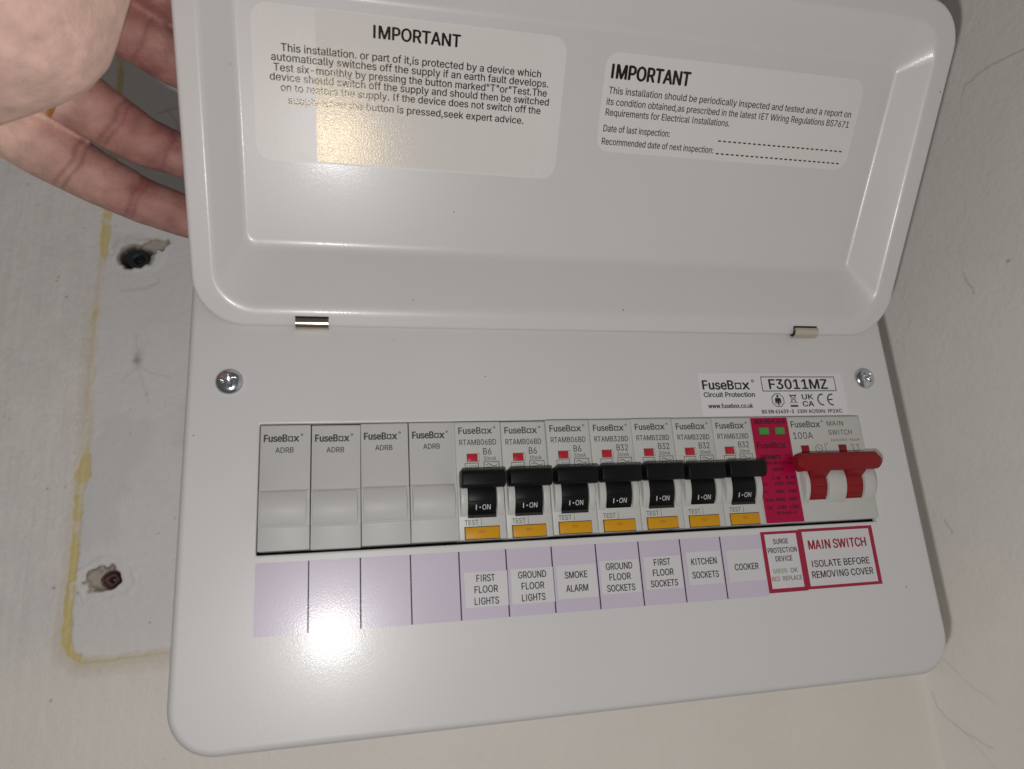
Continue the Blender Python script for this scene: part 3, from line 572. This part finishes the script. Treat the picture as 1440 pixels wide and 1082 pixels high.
for a, c in ((3.3, 11.7), (20.9, 29.3)):
    drum(b, mx0+a, mx0+c, 'red_plastic', r=11.2); b.prism([(22.5, 1.5), (21.8, 6.5), (23.5, 9.5), (30.5, 9.5), (31, 1.5)], mx0+a+.2, mx0+c-.2, 'red_plastic', .3)
bmm = bmesh.new(); prf = [(24.5, 4.4), (24.2, 9.6), (25.0, 11.0), (29.6, 11.2), (31.6, 9.6), (31.8, 4.4)]; rings = []
for x, sc in ((-hw, .42), (-hw+2.4, 1.), (hw-2.4, 1.), (hw, .42)): rings.append([bmm.verts.new((cx+x, 28+(y-28)*sc-(0 if sc == 1 else .2), 7.6+(zz-7.6)*(sc+.25 if sc < 1 else 1))) for y, zz in prf])
for A, C in zip(rings[:-1], rings[1:]):
    for i in range(6): bmm.faces.new((A[i], A[(i+1) % 6], C[(i+1) % 6], C[i]))
bmm.faces.new(rings[0][::-1]); bmm.faces.new(rings[-1]); bmesh.ops.recalc_face_normals(bmm, faces=bmm.faces[:])
bmesh.ops.bevel(bmm, geom=[q for q in bmm.edges if q.calc_face_angle(0) > .25], offset=.22, segments=2, affect='EDGES'); b.bm(bmm, 'red_plastic')
b.build('handle', e)
for a, c in ((222.6, 226.1), (241.3, 244.9)):
    b = MB(); b.box(z3(a), z3(c), y3(31.5), y3(36.2), ZF-1, ZF+.25, 'red_plastic', .12); b.box(z3(a)-.18, z3(c)+.18, y3(31.4), y3(36.4), ZF-1, ZF+.04, 'gap_shade', 0); b.build('indicator', e)

# ------------------------------------------------------------------ the hand that holds the lid
CH = dict(
    pinky=[(-84.5, 150.0, 34.6, 12.4), (-68.5, 140.6, 26.0, 10.3), (-55.7, 135.8, 18.4, 9.3), (-41.9, 131.6, 11.1, 8.3), (-29.6, 129.4, 6.0, 8.0), (-19.0, 127.4, 2.0, 7.2)],
    ring=[(-64.2, 156.4, 43.5, 10.8), (-52.1, 150.8, 36.3, 9.9), (-45.4, 147.8, 32.8, 9.4), (-38.7, 145.0, 29.0, 8.6), (-28.7, 143.8, 24.3, 7.8), (-17.1, 142.4, 18.1, 7.1)],
    middle=[(-52.9, 178.6, 55.5, 10.4), (-38.2, 172.2, 49.1, 9.0), (-32.4, 170.4, 45.7, 8.8), (-27.0, 169.3, 41.4, 8.7), (-14.5, 169.1, 33.8, 7.9)],
    index=[(-42.6, 191.0, 66.4, 10.1), (-33.6, 184.4, 60.6, 8.7), (-27.4, 182.8, 57.4, 8.4), (-13.8, 182.6, 50.0, 7.6)],
    thenar=[(-92.5, 150.0, 69.2, 32.0), (-61.0, 148.0, 89.6, 31.4), (-45.6, 169.0, 95.7, 22.5), (-32.6, 197.7, 96.2, 12.4), (-21.0, 214.9, 99.6, 10.2)],
    heel=[(-190, 156, 100, 29), (-140.3, 151, 75.0, 30), (-92.5, 150.0, 69.2, 32.0)],
    p1=[(-110, 156, 66, 24), (-84.5, 150, 35.5, 12.0)], p2=[(-108, 160, 66, 24), (-64.2, 157, 43.5, 10.0)], p3=[(-100, 166, 68, 23), (-52.9, 178.6, 55.5, 10.1)], p4=[(-92, 172, 74, 22), (-42.6, 193, 66.4, 9.9)])
def hand_mesh():
    b = bmesh.new()
    def ball(c, r):
        M_ = bmesh.ops.create_icosphere(b, subdivisions=3, radius=r); bmesh.ops.translate(b, verts=M_['verts'], vec=c)
    for ch in CH.values():
        for A, C in zip(ch[:-1], ch[1:]):
            a, c = Vector(A[:3]), Vector(C[:3]); L = (c-a).length; n = max(2, int(L/2.0))
            for k in range(n+1): t = k/n; ball(a.lerp(c, t), A[3]+(C[3]-A[3])*t)
    me = bpy.data.meshes.new('h'); b.to_mesh(me); b.free(); return me
def hand():
    me = hand_mesh(); ob = bpy.data.objects.new('h', me); COL.objects.link(ob)
    md = ob.modifiers.new('r', 'REMESH'); md.mode = 'VOXEL'; md.voxel_size = .9; md.use_smooth_shade = True
    sm_ = ob.modifiers.new('s', 'SMOOTH'); sm_.factor = .5; sm_.iterations = 7
    dg = bpy.context.evaluated_depsgraph_get(); out = bpy.data.meshes.new_from_object(ob.evaluated_get(dg)); bpy.data.objects.remove(ob); bpy.data.meshes.remove(me)
    n = len(out.vertices); v = np.zeros(n*3); out.vertices.foreach_get('co', v); v = v.reshape(-1, 3); nr = np.zeros(n*3); out.vertices.foreach_get('normal', nr); nr = nr.reshape(-1, 3)
    base = np.array((.80, .535, .45)); c = np.ones((n, 3))*base
    c *= (1+.10*(fbm(v[:, 0]+v[:, 2]*.7, v[:, 1]+v[:, 2]*.4, 14, 80)-.5)*2)[:, None]
    def near(ch):                                # distance along / to a finger chain
        best = np.full(n, 1e9)
        for A, C in zip(ch[1:-1], ch[2:]):
            a, q = np.array(A[:3]), np.array(C[:3]); d = q-a; t = np.clip(((v-a)@d)/(d@d), 0, 1); best = np.minimum(best, np.linalg.norm(v-a-t[:, None]*d, axis=1))
        return best
    own = np.stack([near(CH[k]) for k in ('pinky', 'ring', 'middle', 'index')], 1); who = own.argmin(1); isf = own.min(1) < 12.5
    red = np.array((.33, .13, .118))  # redder skin, with the shade on the fingers towards the lid painted in
    red_shade = np.clip((v[:, 0]+88)/45, 0, 1)*sstep(13.5, 10.5, own.min(1))*(.75+.5*fbm(v[:, 0], v[:, 1]+v[:, 2], 7, 83)); c = c*(1-.85*red_shade[:, None])+red*(.85*red_shade[:, None])
    # joint creases on the palm side of the fingers
    for f, key, x, dep, w in ((0, 'pinky', -63, .20, .8), (0, 'pinky', -60.8, .12, .7), (0, 'pinky', -45.0, .26, .8), (0, 'pinky', -43.4, .12, .6), (1, 'ring', -46.8, .26, .8), (1, 'ring', -45.2, .14, .7), (1, 'ring', -31.6, .16, .8), (2, 'middle', -36, .16, .8), (0, 'pinky', -75, .2, .9)):
        ch = CH[key]
        for A, C in zip(ch[:-1], ch[1:]):
            if A[0] <= x <= C[0]:
                t = (x-A[0])/(C[0]-A[0]); p = np.array([A[i]+(C[i]-A[i])*t for i in range(3)]); d = np.array(C[:3])-np.array(A[:3]); d /= np.linalg.norm(d)
                q = (v-p)@d+.5*np.sin(v[:, 1]*.55+f)+.35*(vnoise(v[:, 1], v[:, 2], 2.5, 81)-.5); g = np.exp(-(q/w)**2)*(who == f)*isf*sstep(-.35, .25, nr[:, 2])
                v = v-nr*(g*dep)[:, None]+nr*(np.exp(-((np.abs(q)-2.6)/1.6)**2)*(who == f)*isf*.03*sstep(-.3, .3, nr[:, 2]))[:, None]
                c = c*(1-.5*g[:, None])+np.array((.22, .075, .07))*(.5*g)[:, None]
    # crease where the palm folds under the thumb mound
    out.vertices.foreach_set('co', (np.stack([v[:, 0]-OX[0], -(v[:, 2]-OX[2]), v[:, 1]-OX[1]], 1)*.001).ravel())
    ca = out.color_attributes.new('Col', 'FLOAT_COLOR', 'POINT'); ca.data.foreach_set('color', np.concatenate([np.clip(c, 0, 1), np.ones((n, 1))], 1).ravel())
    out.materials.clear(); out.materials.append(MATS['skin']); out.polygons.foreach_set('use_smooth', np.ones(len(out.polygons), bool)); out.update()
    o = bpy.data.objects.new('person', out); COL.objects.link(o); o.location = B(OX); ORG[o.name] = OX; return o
OX = (-60, 150, 50)
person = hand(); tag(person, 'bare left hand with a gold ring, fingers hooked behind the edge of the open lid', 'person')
b = MB(); a, c = Vector((-64.2, 157.0, 43.5)), Vector((-52.1, 151.4, 36.3)); ax = (c-a).normalized(); ce = a.lerp(c, .42); u = ax.cross(Vector((0, 0, 1))).normalized(); w = ax.cross(u)
L_ = []
for q, r in ((-1.3, 9.6), (-1.3, 10.5), (-.8, 11.0), (0, 11.2), (.8, 11.0), (1.3, 10.5), (1.3, 9.6)): L_.append([tuple(ce+ax*q+(u*math.cos(t*math.pi/24)+w*math.sin(t*math.pi/24))*r) for t in range(48)])
b.loft(L_+[L_[0]], 'gold'); b.build('ring', person)['label'] = 'plain gold ring on the ring finger'
